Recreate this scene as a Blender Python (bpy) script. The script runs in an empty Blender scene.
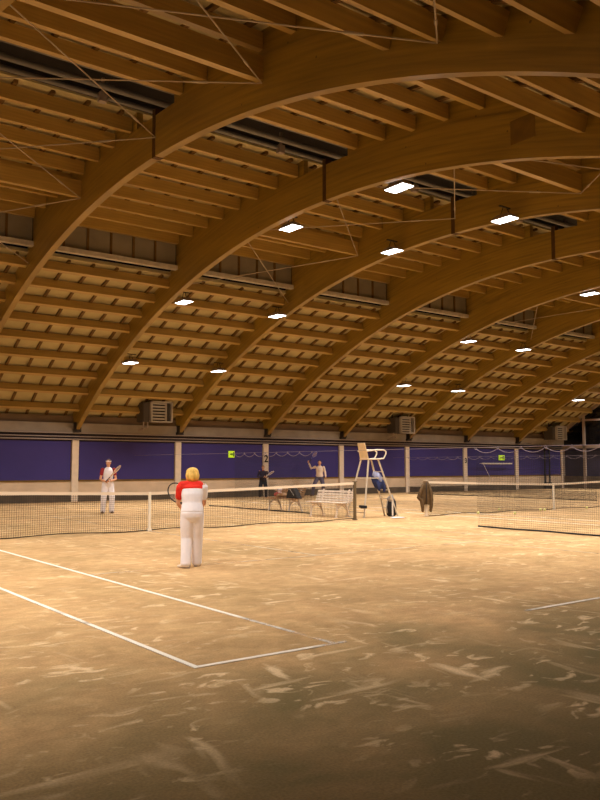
import bpy, bmesh, math, random
from mathutils import Vector, Matrix
random.seed(7)
PI = math.pi
COL = bpy.context.scene.collection

# ------------------------------------------------------------------ materials
def srgb(r, g, b):
    f = lambda c: (c/255/12.92) if c/255 <= .04045 else ((c/255+.055)/1.055)**2.4
    return (f(r), f(g), f(b), 1)
def mat(name, col, rough=.7, metal=0, noise=0, scale=8, stretch=(1, 1, 1), bump=0, spec=.3, col2=None):
    m = bpy.data.materials.new(name); m.use_nodes = True
    nt = m.node_tree; b = nt.nodes['Principled BSDF']
    b.inputs['Base Color'].default_value = col
    b.inputs['Roughness'].default_value = rough; b.inputs['Metallic'].default_value = metal
    b.inputs['Specular IOR Level'].default_value = spec
    if noise or bump or col2:
        tc = nt.nodes.new('ShaderNodeTexCoord'); mp = nt.nodes.new('ShaderNodeMapping')
        mp.inputs['Scale'].default_value = stretch
        n = nt.nodes.new('ShaderNodeTexNoise'); n.inputs['Scale'].default_value = scale; n.inputs['Detail'].default_value = 5
        nt.links.new(tc.outputs['Object'], mp.inputs[0]); nt.links.new(mp.outputs[0], n.inputs['Vector'])
        if noise or col2:
            r = nt.nodes.new('ShaderNodeValToRGB')
            a = col2 if col2 else tuple(c*(1-noise) for c in col[:3])+(1,)
            c2 = col if col2 else tuple(min(1, c*(1+noise)) for c in col[:3])+(1,)
            r.color_ramp.elements[0].color = a; r.color_ramp.elements[1].color = c2
            r.color_ramp.elements[0].position = .32; r.color_ramp.elements[1].position = .68
            nt.links.new(n.outputs['Fac'], r.inputs[0]); nt.links.new(r.outputs[0], b.inputs['Base Color'])
        if bump:
            bp = nt.nodes.new('ShaderNodeBump'); bp.inputs['Strength'].default_value = bump; bp.inputs['Distance'].default_value = .02
            nt.links.new(n.outputs['Fac'], bp.inputs['Height']); nt.links.new(bp.outputs[0], b.inputs['Normal'])
    return m
def emit(name, col, strength):
    m = bpy.data.materials.new(name); m.use_nodes = True
    b = m.node_tree.nodes['Principled BSDF']
    b.inputs['Base Color'].default_value = col
    b.inputs['Emission Color'].default_value = col; b.inputs['Emission Strength'].default_value = strength
    return m

def glulam_material():
    # long horizontal laminations following the arch: bands by distance from the arch centre
    m = bpy.data.materials.new('glulam'); m.use_nodes = True
    nt = m.node_tree; b = nt.nodes['Principled BSDF']; b.inputs['Roughness'].default_value = .42
    b.inputs['Specular IOR Level'].default_value = .5; b.inputs['Coat Weight'].default_value = .6; b.inputs['Coat Roughness'].default_value = .35
    tc = nt.nodes.new('ShaderNodeTexCoord'); sx = nt.nodes.new('ShaderNodeSeparateXYZ')
    nt.links.new(tc.outputs['Object'], sx.inputs[0])
    def mth(op, a, bb=None):
        n = nt.nodes.new('ShaderNodeMath'); n.operation = op
        for i, v in enumerate((a, bb)):
            if v is None: continue
            if isinstance(v, (int, float)): n.inputs[i].default_value = v
            else: nt.links.new(v, n.inputs[i])
        return n.outputs[0]
    dy = mth('SUBTRACT', sx.outputs[1], YC); dz = mth('SUBTRACT', sx.outputs[2], Z0-R0)
    r = mth('SQRT', mth('ADD', mth('MULTIPLY', dy, dy), mth('MULTIPLY', dz, dz)))
    cx = nt.nodes.new('ShaderNodeCombineXYZ')
    nt.links.new(mth('MULTIPLY', r, 9.0), cx.inputs[0]); nt.links.new(mth('MULTIPLY', mth('ARCTAN2', dy, dz), 10.0), cx.inputs[1])
    nt.links.new(mth('MULTIPLY', sx.outputs[0], 2.0), cx.inputs[2])
    n = nt.nodes.new('ShaderNodeTexNoise'); n.inputs['Scale'].default_value = 1.6; n.inputs['Detail'].default_value = 6
    nt.links.new(cx.outputs[0], n.inputs['Vector'])
    rp = nt.nodes.new('ShaderNodeValToRGB')
    rp.color_ramp.elements[0].position = .3; rp.color_ramp.elements[0].color = WOOD_D
    rp.color_ramp.elements[1].position = .7; rp.color_ramp.elements[1].color = WOOD_L
    nt.links.new(n.outputs['Fac'], rp.inputs[0])
    # knots
    vr = nt.nodes.new('ShaderNodeTexVoronoi'); vr.inputs['Scale'].default_value = 2.2
    nt.links.new(tc.outputs['Object'], vr.inputs['Vector'])
    kr = nt.nodes.new('ShaderNodeValToRGB'); kr.color_ramp.elements[0].position = .035; kr.color_ramp.elements[1].position = .06
    kr.color_ramp.elements[0].color = (.35, .3, .25, 1); kr.color_ramp.elements[1].color = (1, 1, 1, 1)
    nt.links.new(vr.outputs['Distance'], kr.inputs[0])
    mx = nt.nodes.new('ShaderNodeMixRGB'); mx.blend_type = 'MULTIPLY'; mx.inputs[0].default_value = 1
    nt.links.new(rp.outputs[0], mx.inputs[1]); nt.links.new(kr.outputs[0], mx.inputs[2])
    nt.links.new(mx.outputs[0], b.inputs['Base Color'])
    return m

def floor_material():
    # dark green-brown carpet strewn with light sand, scuffed into streaks
    m = bpy.data.materials.new('sanded_carpet'); m.use_nodes = True
    nt = m.node_tree; b = nt.nodes['Principled BSDF']; b.inputs['Roughness'].default_value = .9
    b.inputs['Specular IOR Level'].default_value = .15
    tc = nt.nodes.new('ShaderNodeTexCoord')
    def noise(scale, det, stretch=(1, 1, 1), rot=0, dist=0):
        mp = nt.nodes.new('ShaderNodeMapping'); mp.inputs['Scale'].default_value = stretch; mp.inputs['Rotation'].default_value = (0, 0, rot)
        nt.links.new(tc.outputs['Object'], mp.inputs[0])
        n = nt.nodes.new('ShaderNodeTexNoise'); n.inputs['Scale'].default_value = scale; n.inputs['Detail'].default_value = det
        n.inputs['Distortion'].default_value = dist
        nt.links.new(mp.outputs[0], n.inputs['Vector']); return n.outputs['Fac']
    def ramp(f, p0, p1, c0=(0, 0, 0, 1), c1=(1, 1, 1, 1)):
        r = nt.nodes.new('ShaderNodeValToRGB'); e = r.color_ramp.elements
        e[0].position = p0; e[1].position = p1; e[0].color = c0; e[1].color = c1
        nt.links.new(f, r.inputs[0]); return r.outputs[0]
    def mix(f, a, c, mode='MIX'):
        x = nt.nodes.new('ShaderNodeMixRGB'); x.blend_type = mode
        for i, v in enumerate((f, a, c)):
            if isinstance(v, float): x.inputs[i].default_value = v
            elif isinstance(v, tuple): x.inputs[i].default_value = v
            else: nt.links.new(v, x.inputs[i])
        return x.outputs[0]
    base = mix(ramp(noise(.5, 6, dist=.4), .33, .68), FLOOR_D, FLOOR_M)
    base = mix(ramp(noise(2.2, 6, dist=.6), .40, .72, c1=(.5, .5, .5, 1)), base, FLOOR_L)
    grain = ramp(noise(5.5, 4, (1.0, 1.5, 1), -.64, .6), .36, .70, (.86, .86, .84, 1), (1.06, 1.06, 1.06, 1))
    base = mix(1.0, base, grain, 'MULTIPLY')
    # behind the baseline the floor turns a darker green-brown, broken into patches
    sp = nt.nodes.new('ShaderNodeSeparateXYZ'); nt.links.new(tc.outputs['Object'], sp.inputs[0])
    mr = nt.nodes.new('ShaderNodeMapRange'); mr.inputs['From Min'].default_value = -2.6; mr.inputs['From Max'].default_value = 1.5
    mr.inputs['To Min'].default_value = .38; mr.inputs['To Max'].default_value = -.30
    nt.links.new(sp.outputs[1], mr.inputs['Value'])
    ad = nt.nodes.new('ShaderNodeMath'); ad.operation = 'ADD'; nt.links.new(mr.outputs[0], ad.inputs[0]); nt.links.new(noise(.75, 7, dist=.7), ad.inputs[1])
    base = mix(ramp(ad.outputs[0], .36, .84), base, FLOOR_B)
    s1 = ramp(noise(1.9, 3, (.5, 2.4, 1), .7, .5), .625, .73, c1=(.75, .75, .75, 1))
    s2 = ramp(noise(1.6, 3, (2.2, .6, 1), .25, .7), .63, .74, c1=(.75, .75, .75, 1))
    s3 = ramp(noise(3.6, 3, (1.0, 1.7, 1), 1.5, .9), .585, .68, c1=(.7, .7, .7, 1))
    sc = mix(1.0, mix(1.0, s1, s2, 'LIGHTEN'), s3, 'LIGHTEN')
    sc = mix(1.0, sc, ramp(noise(.8, 2), .38, .58), 'MULTIPLY')
    base = mix(sc, base, FLOOR_S)
    fine = ramp(noise(60, 3), .3, .7, (.82, .82, .82, 1), (1.12, 1.12, 1.12, 1))
    base = mix(1.0, base, fine, 'MULTIPLY')
    nt.links.new(base, b.inputs['Base Color'])
    bp = nt.nodes.new('ShaderNodeBump'); bp.inputs['Strength'].default_value = .25; bp.inputs['Distance'].default_value = .01
    nt.links.new(noise(40, 4), bp.inputs['Height']); nt.links.new(bp.outputs[0], b.inputs['Normal'])
    return m
def line_material(name='line_tape', p0=.52, p1=.64, c=(236, 226, 208)):
    m = bpy.data.materials.new(name); m.use_nodes = True
    nt = m.node_tree; b = nt.nodes['Principled BSDF']; b.inputs['Roughness'].default_value = .8
    tc = nt.nodes.new('ShaderNodeTexCoord')
    n = nt.nodes.new('ShaderNodeTexNoise'); n.inputs['Scale'].default_value = .55; n.inputs['Detail'].default_value = 6; n.inputs['Distortion'].default_value = .5
    nt.links.new(tc.outputs['Object'], n.inputs['Vector'])
    r = nt.nodes.new('ShaderNodeValToRGB'); e = r.color_ramp.elements
    e[0].position = p0; e[1].position = p1; e[0].color = (1, 1, 1, 1); e[1].color = (0, 0, 0, 1); b.inputs['Base Color'].default_value = srgb(*c)
    # foot traffic has rubbed the tape away around one spot near the baseline
    d = nt.nodes.new('ShaderNodeVectorMath'); d.operation = 'DISTANCE'; d.inputs[1].default_value = (2.6, .2, 0)
    nt.links.new(tc.outputs['Object'], d.inputs[0])
    mr = nt.nodes.new('ShaderNodeMapRange'); mr.inputs['From Min'].default_value = .6; mr.inputs['From Max'].default_value = 2.2
    mr.inputs['To Min'].default_value = .27; mr.inputs['To Max'].default_value = 0
    nt.links.new(d.outputs['Value'], mr.inputs['Value'])
    n2 = nt.nodes.new('ShaderNodeTexNoise'); n2.inputs['Scale'].default_value = 2.2; n2.inputs['Detail'].default_value = 4
    nt.links.new(tc.outputs['Object'], n2.inputs['Vector'])
    a1 = nt.nodes.new('ShaderNodeMath'); a1.operation = 'MULTIPLY_ADD'; a1.inputs[1].default_value = .35
    nt.links.new(n2.outputs['Fac'], a1.inputs[0]); nt.links.new(mr.outputs[0], a1.inputs[2])
    a2 = nt.nodes.new('ShaderNodeMath'); a2.operation = 'MULTIPLY_ADD'; a2.inputs[1].default_value = .65
    nt.links.new(n.outputs['Fac'], a2.inputs[0]); nt.links.new(a1.outputs[0], a2.inputs[2])
    nt.links.new(a2.outputs[0], r.inputs[0]); nt.links.new(r.outputs[0], b.inputs['Alpha'])
    return m

# ------------------------------------------------------------------ hall dimensions
YC, R0, Z0 = 11.2, 28.0, 8.55            # arch underside circle
HY = 10.68                                # crown hinge
AW, AD = .19, .96                         # arch width, depth
YW = 28.11                                # long wall with blue panels
YN = 2*YC-YW                              # opposite long wall
PITCH, X0 = 4.982, 9.932
AX = lambda i: X0+PITCH*i
WOOD_L = srgb(162, 128, 42); WOOD_D = srgb(126, 98, 22)
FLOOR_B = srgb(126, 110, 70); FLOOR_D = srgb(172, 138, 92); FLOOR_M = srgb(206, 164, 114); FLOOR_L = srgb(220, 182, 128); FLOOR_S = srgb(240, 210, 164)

M = {}
M['glulam'] = glulam_material()
M['purlin'] = mat('purlin_timber', srgb(172, 138, 66), .6, noise=.15, scale=3, stretch=(.25, 6, 6))
_b = M['purlin'].node_tree.nodes['Principled BSDF']; _b.inputs['Coat Weight'].default_value = .6; _b.inputs['Coat Roughness'].default_value = .35; _b.inputs['Roughness'].default_value = .45; _b.inputs['Specular IOR Level'].default_value = .5
M['batten'] = mat('batten_timber', srgb(106, 78, 38), .7, noise=.15, scale=4)
M['deck'] = mat('roof_board', srgb(184, 168, 122), .8, noise=.10, scale=1.3)
M['darkwood'] = mat('patch_timber', srgb(116, 86, 24), .7, noise=.15, scale=5)
M['steel'] = mat('dark_steel', srgb(62, 52, 44), .5, .4)
M['hinge'] = mat('rusty_hinge', srgb(84, 58, 28), .6, .2, noise=.2, scale=6)
M['rod'] = mat('galvanised_rod', srgb(176, 160, 138), .4, .3)
M['grey_duct'] = mat('grey_pipe', srgb(122, 118, 114), .5, .2)
M['dark_void'] = mat('dark_glazing', srgb(52, 48, 46), .35)
M['clere'] = mat('grey_glazing', srgb(140, 130, 110), .45, noise=.12, scale=1.5)
M['sill'] = mat('sill_paint', srgb(184, 174, 158), .6, noise=.15, scale=5)
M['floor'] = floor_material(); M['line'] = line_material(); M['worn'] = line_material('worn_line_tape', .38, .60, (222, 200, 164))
M['blue'] = mat('blue_screen', srgb(62, 52, 112), .75, noise=.10, scale=.5)
M['post'] = mat('post_paint', srgb(226, 204, 176), .7, noise=.06, scale=4)
M['band'] = mat('board_band', srgb(214, 186, 152), .75, noise=.1, scale=1.2)
M['skirt'] = mat('skirting_dark', srgb(92, 78, 62), .8, noise=.25, scale=2)
M['fascia'] = mat('fascia', srgb(150, 136, 118), .7, noise=.12, scale=1.5)
M['shadow_gap'] = mat('dark_rail_gap', srgb(48, 38, 44), .7)
M['pipe'] = mat('rail_pipe', srgb(160, 144, 132), .45, .2)
M['endwall'] = mat('dark_curtain', srgb(52, 46, 66), .8, noise=.2, scale=1)
M['plain'] = mat('plain_wall', srgb(120, 98, 74), .8, noise=.1, scale=1)
M['white'] = mat('white_paint', srgb(228, 216, 198), .5, noise=.05, scale=10)
M['bench'] = mat('bench_paint', srgb(226, 206, 184), .5, noise=.08, scale=10)
M['net'] = mat('net_cord', srgb(58, 48, 36), .8)
M['divcord'] = mat('divider_cord', srgb(34, 31, 29), .8)
M['rope'] = mat('grey_rope', srgb(132, 120, 128), .8)
M['tape'] = mat('net_tape', srgb(232, 212, 184), .7)
M['strap'] = mat('strap_white', srgb(240, 228, 205), .7)
M['netpost'] = mat('net_post_green', srgb(112, 96, 70), .5, .2)
M['alu'] = mat('chair_tube', srgb(214, 200, 178), .35, .3)
M['ply'] = mat('seat_ply', srgb(226, 196, 150), .5, noise=.08, scale=6)
M['bluebag'] = mat('blue_fabric', srgb(44, 52, 92), .8, noise=.2, scale=12, bump=.3)
M['palebag'] = mat('pale_blue_fabric', srgb(150, 152, 178), .8, noise=.15, scale=12)
M['black'] = mat('black_fabric', srgb(34, 32, 34), .7, noise=.15, scale=12)
M['greyfab'] = mat('grey_fabric', srgb(150, 140, 130), .8, noise=.1, scale=12)
M['jacket'] = mat('brown_jacket', srgb(88, 66, 38), .8, noise=.22, scale=14, bump=.4)
M['jacket_in'] = mat('jacket_lining', srgb(48, 36, 26), .8)
M['skin'] = mat('skin', srgb(216, 158, 122), .55)
M['hair_blonde'] = mat('blonde_hair', srgb(232, 186, 92), .6, noise=.25, scale=22, stretch=(1, 1, .3), bump=.5)
M['hair_brown'] = mat('brown_hair', srgb(96, 60, 36), .6, noise=.2, scale=22)
M['hair_dark'] = mat('dark_hair', srgb(52, 36, 28), .6, noise=.2, scale=22)
M['hair_sandy'] = mat('sandy_hair', srgb(176, 120, 76), .6, noise=.2, scale=22)
M['wcloth'] = mat('white_cloth', srgb(240, 232, 232), .8, noise=.03, scale=9, bump=.25)
M['red'] = mat('red_cloth', srgb(226, 46, 30), .8, noise=.06, scale=9, bump=.2)
M['dred'] = mat('deep_red_cloth', srgb(150, 40, 44), .8)
M['navy'] = mat('navy_cloth', srgb(48, 36, 52), .8)
M['blackcloth'] = mat('black_cloth', srgb(30, 28, 34), .8)
M['grey_trousers'] = mat('grey_trousers', srgb(92, 84, 98), .8, noise=.08, scale=9)
M['cream'] = mat('cream_shirt', srgb(232, 206, 180), .8, noise=.04, scale=9)
M['shoe'] = mat('white_shoe', srgb(240, 226, 206), .6)
M['sole'] = mat('sole', srgb(150, 130, 110), .8)
M['browsh'] = mat('brown_shoe', srgb(110, 80, 56), .7)
M['eye'] = mat('eye_dark', srgb(36, 26, 22), .4)
M['lip'] = mat('lip', srgb(176, 92, 84), .5)
M['rframe'] = mat('racket_frame_dark', srgb(60, 56, 50), .4)
M['rgold'] = mat('racket_frame_pale', srgb(214, 182, 150), .4)
M['rwhite'] = mat('racket_frame_white', srgb(226, 222, 226), .4)
M['rblue'] = mat('racket_frame_blue', srgb(86, 96, 168), .4)
M['string'] = mat('racket_string', srgb(226, 200, 170), .5)
M['heater'] = mat('heater_grey', srgb(196, 184, 166), .45, .25)
M['heater_dark'] = mat('heater_dark', srgb(80, 70, 58), .6)
M['lamp_body'] = mat('lamp_body', srgb(150, 130, 106), .5, .3)
M['lens'] = emit('lamp_lens', (.93, .96, 1, 1), 9)
M['sign'] = emit('exit_sign_green', srgb(188, 220, 40), .55)
M['sign_dark'] = mat('sign_symbol', srgb(60, 96, 30), .6)
M['numeral'] = mat('black_numeral', srgb(26, 22, 22), .6)
M['ball'] = mat('tennis_ball', srgb(232, 226, 150), .8)
M['glass'] = mat('night_glass', srgb(10, 10, 12), .12, spec=.5)
M['mullion'] = mat('mullion', srgb(150, 130, 112), .6)
M['redbag'] = mat('red_bag', srgb(196, 84, 72), .7)
M['wood_slat'] = mat('worn_bench_slat', srgb(170, 126, 84), .6, noise=.15, scale=8)

# ------------------------------------------------------------------ mesh builder
class MB:
    def __init__(s): s.v = []; s.f = []; s.mi = []
    def _add(s, vs, fs, mi=0):
        o = len(s.v); s.v += [tuple(p) for p in vs]
        for f in fs: s.f.append([i+o for i in f]); s.mi.append(mi)
    def box(s, lo, hi, mi=0):
        x0, y0, z0 = lo; x1, y1, z1 = hi
        s._add([(x0, y0, z0), (x1, y0, z0), (x1, y1, z0), (x0, y1, z0), (x0, y0, z1), (x1, y0, z1), (x1, y1, z1), (x0, y1, z1)],
               [(0, 3, 2, 1), (4, 5, 6, 7), (0, 1, 5, 4), (1, 2, 6, 5), (2, 3, 7, 6), (3, 0, 4, 7)], mi)
    def hexa(s, p, mi=0):
        s._add(p, [(0, 3, 2, 1), (4, 5, 6, 7), (0, 1, 5, 4), (1, 2, 6, 5), (2, 3, 7, 6), (3, 0, 4, 7)], mi)
    def bar(s, a, b, w, h, up=(0, 0, 1), mi=0):
        a, b = Vector(a), Vector(b); t = (b-a).normalized(); u = Vector(up)
        sd = t.cross(u)
        if sd.length < 1e-4: sd = t.cross(Vector((1, 0, 0)))
        sd.normalize(); u = sd.cross(t).normalized()
        q = [(-1, -1), (1, -1), (1, 1), (-1, 1)]
        s.hexa([a+sd*(i*w/2)+u*(j*h/2) for i, j in q]+[b+sd*(i*w/2)+u*(j*h/2) for i, j in q], mi)
    def tube(s, pts, r, n=8, closed=False, mi=0, cap=True):
        pts = [Vector(p) for p in pts]; N = len(pts); rings = []; prev = None
        for i, p in enumerate(pts):
            if closed: t = pts[(i+1) % N]-pts[i-1]
            else: t = pts[min(i+1, N-1)]-pts[max(i-1, 0)]
            if t.length < 1e-9: t = Vector((0, 0, 1))
            t.normalize()
            if prev is None:
                a = Vector((0, 0, 1)) if abs(t.z) < .9 else Vector((1, 0, 0)); sd = t.cross(a).normalized()
            else:
                sd = prev-t*prev.dot(t)
                sd = sd.normalized() if sd.length > 1e-6 else t.orthogonal().normalized()
            prev = sd; up = t.cross(sd)
            rr = r[i] if isinstance(r, (list, tuple)) else r
            rings.append([p+sd*(rr*math.cos(2*PI*k/n))+up*(rr*math.sin(2*PI*k/n)) for k in range(n)])
        vs = [q for rg in rings for q in rg]; fs = []
        for i in range(N if closed else N-1):
            j = (i+1) % N
            for k in range(n): fs.append((i*n+k, i*n+(k+1) % n, j*n+(k+1) % n, j*n+k))
        if not closed and cap: fs.append(tuple(range(n-1, -1, -1))); fs.append(tuple((N-1)*n+k for k in range(n)))
        s._add(vs, fs, mi)
    def loft(s, rings, n=16, mi=0):
        # rings: (center, rx, ry, side, up); closed ends with shrunk caps
        vs = []; fs = []
        N = len(rings)
        for c, rx, ry, sd, up in rings:
            c, sd, up = Vector(c), Vector(sd), Vector(up)
            for k in range(n):
                a = 2*PI*k/n; vs.append(c+sd*(rx*math.cos(a))+up*(ry*math.sin(a)))
        for i in range(N-1):
            for k in range(n): fs.append((i*n+k, i*n+(k+1) % n, (i+1)*n+(k+1) % n, (i+1)*n+k))
        fs.append(tuple(range(n-1, -1, -1))); fs.append(tuple((N-1)*n+k for k in range(n)))
        s._add(vs, fs, mi)
    def limb(s, pts, rad, side=(1, 0, 0), n=14, mi=0):
        pts = [Vector(p) for p in pts]; rg = []
        N = len(pts)
        for i, p in enumerate(pts):
            t = (pts[min(i+1, N-1)]-pts[max(i-1, 0)]).normalized()
            sd = Vector(side)-t*Vector(side).dot(t)
            if sd.length < .1: sd = t.orthogonal()
            sd.normalize(); up = t.cross(sd)
            r = rad[i]; rx, ry = r if isinstance(r, tuple) else (r, r)
            rg.append((p, rx, ry, sd, up))
        t0 = (pts[1]-pts[0]).normalized(); t1 = (pts[-1]-pts[-2]).normalized()
        a = rg[0]; b = rg[-1]
        rg = [(a[0]-t0*min(a[1], a[2])*.55, a[1]*.6, a[2]*.6, a[3], a[4])]+rg+[(b[0]+t1*min(b[1], b[2])*.55, b[1]*.6, b[2]*.6, b[3], b[4])]
        s.loft(rg, n, mi)
    def ball(s, c, rx, ry=None, rz=None, nu=14, nv=10, mi=0, rot=None):
        ry = rx if ry is None else ry; rz = rx if rz is None else rz
        c = Vector(c); vs = []
        def tr(p):
            p = Vector(p)
            return c+(rot @ p if rot else p)
        for j in range(1, nv):
            th = PI*j/nv
            for k in range(nu):
                a = 2*PI*k/nu; vs.append(tr((rx*math.sin(th)*math.cos(a), ry*math.sin(th)*math.sin(a), rz*math.cos(th))))
        fs = []
        for j in range(nv-2):
            for k in range(nu): fs.append((j*nu+k, (j+1)*nu+k, (j+1)*nu+(k+1) % nu, j*nu+(k+1) % nu))
        t = len(vs); vs.append(tr((0, 0, rz))); vs.append(tr((0, 0, -rz)))
        for k in range(nu):
            fs.append((t, k, (k+1) % nu)); fs.append((t+1, (nv-2)*nu+(k+1) % nu, (nv-2)*nu+k))
        s._add(vs, fs, mi)
    def prism(s, poly, axis, a, b, mi=0):
        # poly in the two other axes
        def P(u, v, w):
            return {0: (w, u, v), 1: (u, w, v), 2: (u, v, w)}[axis]
        n = len(poly); vs = [P(u, v, a) for u, v in poly]+[P(u, v, b) for u, v in poly]
        fs = [tuple(range(n-1, -1, -1)), tuple(range(n, 2*n))]+[(i, (i+1) % n, n+(i+1) % n, n+i) for i in range(n)]
        s._add(vs, fs, mi)
    def xform(s, Mx): s.v = [tuple(Mx @ Vector(p)) for p in s.v]; return s
    def mesh(s, name, mats, smooth=False, fix=True):
        me = bpy.data.meshes.new(name); me.from_pydata(s.v, [], s.f); me.validate()
        if not isinstance(mats, (list, tuple)): mats = [mats]
        for m in mats: me.materials.append(m)
        if len(me.polygons) == len(s.mi):
            me.polygons.foreach_set('material_index', s.mi)
        if fix:
            bm = bmesh.new(); bm.from_mesh(me); bmesh.ops.recalc_face_normals(bm, faces=bm.faces); bm.to_mesh(me); bm.free()
        if smooth: me.polygons.foreach_set('use_smooth', [True]*len(me.polygons))
        me.update(); return me
    def build(s, name, mats, parent=None, smooth=False, bevel=0, remesh=0, smooth_it=0):
        me = s.mesh(name, mats, smooth)
        o = bpy.data.objects.new(name, me); COL.objects.link(o)
        if remesh or bevel or smooth_it:
            if remesh:
                md = o.modifiers.new('r', 'REMESH'); md.mode = 'VOXEL'; md.voxel_size = remesh; md.use_smooth_shade = True
            if smooth_it:
                md = o.modifiers.new('s', 'SMOOTH'); md.factor = .5; md.iterations = smooth_it
            if bevel:
                md = o.modifiers.new('b', 'BEVEL'); md.width = bevel; md.segments = 2; md.limit_method = 'ANGLE'
            dg = bpy.context.evaluated_depsgraph_get()
            nm = bpy.data.meshes.new_from_object(o.evaluated_get(dg)); o.modifiers.clear(); o.data = nm
        if parent: o.parent = parent
        return o

def tag(o, label=None, cat=None, group=None, kind=None):
    if label: o['label'] = label
    if cat: o['category'] = cat
    if group: o['group'] = group
    if kind: o['kind'] = kind
    return o
def empty(name, loc, rz=0, label=None, cat=None, group=None):
    o = bpy.data.objects.new(name, None); COL.objects.link(o); o.location = loc; o.rotation_euler = (0, 0, rz); o.empty_display_size = .1
    return tag(o, label, cat, group)
def copy_tree(o, parent=None):
    c = o.copy(); COL.objects.link(c)
    if parent: c.parent = parent
    for ch in list(o.children): copy_tree(ch, c)
    return c
def struct(o): o['kind'] = 'structure'; return o
def S(name, mb, m, smooth=False): return struct(mb.build(name, m, smooth=smooth))

# ------------------------------------------------------------------ camera
CAM = Vector((-3.1305, -5.4863, 1.5373)); YAW, CP, F = .6448, .082, 800.65
cd = bpy.data.cameras.new('camera'); cam = bpy.data.objects.new('camera', cd); COL.objects.link(cam)
cam.location = CAM; cam.rotation_euler = (PI/2+CP, 0, -YAW)
cd.sensor_fit = 'VERTICAL'; cd.sensor_height = 36; cd.lens = 36*F/800; cd.clip_start = .05; cd.clip_end = 200
bpy.context.scene.camera = cam
def px(P):
    P = Vector(P)-CAM; cy, sy, cp, sp = math.cos(YAW), math.sin(YAW), math.cos(CP), math.sin(CP)
    r = P.x*cy-P.y*sy; d = P.x*sy+P.y*cy; D = d*cp+P.z*sp; U = -d*sp+P.z*cp
    return (300+F*r/D, 400-F*U/D) if D > .3 else None
def seen(a, b, margin=90):   # does the segment come into (or near) the photograph's field
    a, b = Vector(a), Vector(b)
    for k in range(21):
        q = px(a.lerp(b, k/20))
        if q and -margin < q[0] < 600+margin and -margin < q[1] < 800+margin: return True
    return False

# ------------------------------------------------------------------ shell
XL, XR = AX(-3)-.3, AX(7)+.1
ORD = {-3: 'rearmost', -2: 'nearest', -1: 'second', 0: 'third', 1: 'fourth', 2: 'fifth', 3: 'sixth', 4: 'seventh', 5: 'eighth', 6: 'ninth', 7: 'last'}

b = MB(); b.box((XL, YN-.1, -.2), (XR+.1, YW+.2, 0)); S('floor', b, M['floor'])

def arc(off, y):                       # z of the circle R0+off at y
    return Z0-R0+math.sqrt((R0+off)**2-(y-YC)**2)
def polar(s, off, side=1):             # arc length s from the crown on the underside
    a = s/R0
    return (YC+side*(R0+off)*math.sin(a), Z0-R0+(R0+off)*math.cos(a))
def ub(y):                             # underside of the upper purlins
    return 9.57-.05*(y-11.2) if y >= 11 else 9.60-.11*max(0, 10-y)
DECK = .80
# ceiling: lower roof boards (two curved sides) and upper roof boards
b = MB()
for side in (1, -1):
    s0, s1 = 7.95, 18.9; n = 36
    for k in range(n):
        a, c = s0+(s1-s0)*k/n, s0+(s1-s0)*(k+1)/n
        p = [polar(a, DECK, side), polar(c, DECK, side), polar(c, DECK+.12, side), polar(a, DECK+.12, side)]
        b.prism(p, 0, XL, XR)
UD = .40
for y0, y1 in ((11.62, 19.1), (3.2, 9.75)):
    n = 4
    for k in range(n):
        a, c = y0+(y1-y0)*k/n, y0+(y1-y0)*(k+1)/n
        b.prism([(a, ub(a)+UD), (c, ub(c)+UD), (c, ub(c)+UD+.12), (a, ub(a)+UD+.12)], 0, XL, XR)
S('ceiling', b, M['deck'])
# roof battens: counted by nobody, part of the boarding
b = MB()
NB = 6
for i in range(-3, 7):
    for k in range(NB):
        x = AX(i)+PITCH*(k+.5)/NB
        for side in (1, -1):
            n = 22
            for j in range(n):
                a, c = 8.0+(18.8-8.0)*j/n, 8.0+(18.8-8.0)*(j+1)/n
                b.prism([polar(a, .72, side), polar(c, .72, side), polar(c, DECK+.01, side), polar(a, DECK+.01, side)], 0, x-.045, x+.045)
        for y0, y1 in ((11.7, 18.85), (3.5, 9.7)):
            b.prism([(y0, ub(y0)+.325), (y1, ub(y1)+.325), (y1, ub(y1)+UD+.01), (y0, ub(y0)+UD+.01)], 0, x-.045, x+.045)
o = b.build('roof_batten', M['batten'], bpy.data.objects['ceiling']); tag(o, 'short dark battens between the purlins and the boards', kind='stuff')

# ridge skylight: dark raised strip along the crown
b = MB(); b.box((XL, 9.6, 10.35), (XR, 11.75, 10.45)); b.box((XL, 9.6, 10.0), (XR, 9.75, 10.35)); b.box((XL, 11.6, 10.0), (XR, 11.75, 10.35))
rs = S('window_1', b, M['dark_void'])
wn = 2
# clerestories
for side, yy in ((1, 18.95), (-1, 3.45)):
    for i in range(-3, 7):
        xa, xb = AX(i)+AW/2, AX(i+1)-AW/2
        if not seen((xa, yy, 9), (xb, yy, 9), 60): continue
        zb = arc(DECK, yy)+.02; zt = ub(yy)+UD
        b = MB(); b.box((xa, yy, zb), (xb, yy+.05*side, zt)) if side > 0 else b.box((xa, yy-.05, zb), (xb, yy, zt))
        w = S('window_%d' % wn, b, M['clere']); wn += 1
        b = MB()
        for k in range(1, 6):
            x = xa+(xb-xa)*k/6; b.box((x-.035, yy-.05, zb), (x+.035, yy+.02, zt))
        o = b.build('window_frame', M['batten'], w)
        b = MB(); b.box((xa, yy-.16 if side > 0 else yy-.02, zb-.02), (xb, yy+.02 if side > 0 else yy+.16, zb+.13)); b.build('window_sill', M['sill'], w)

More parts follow.
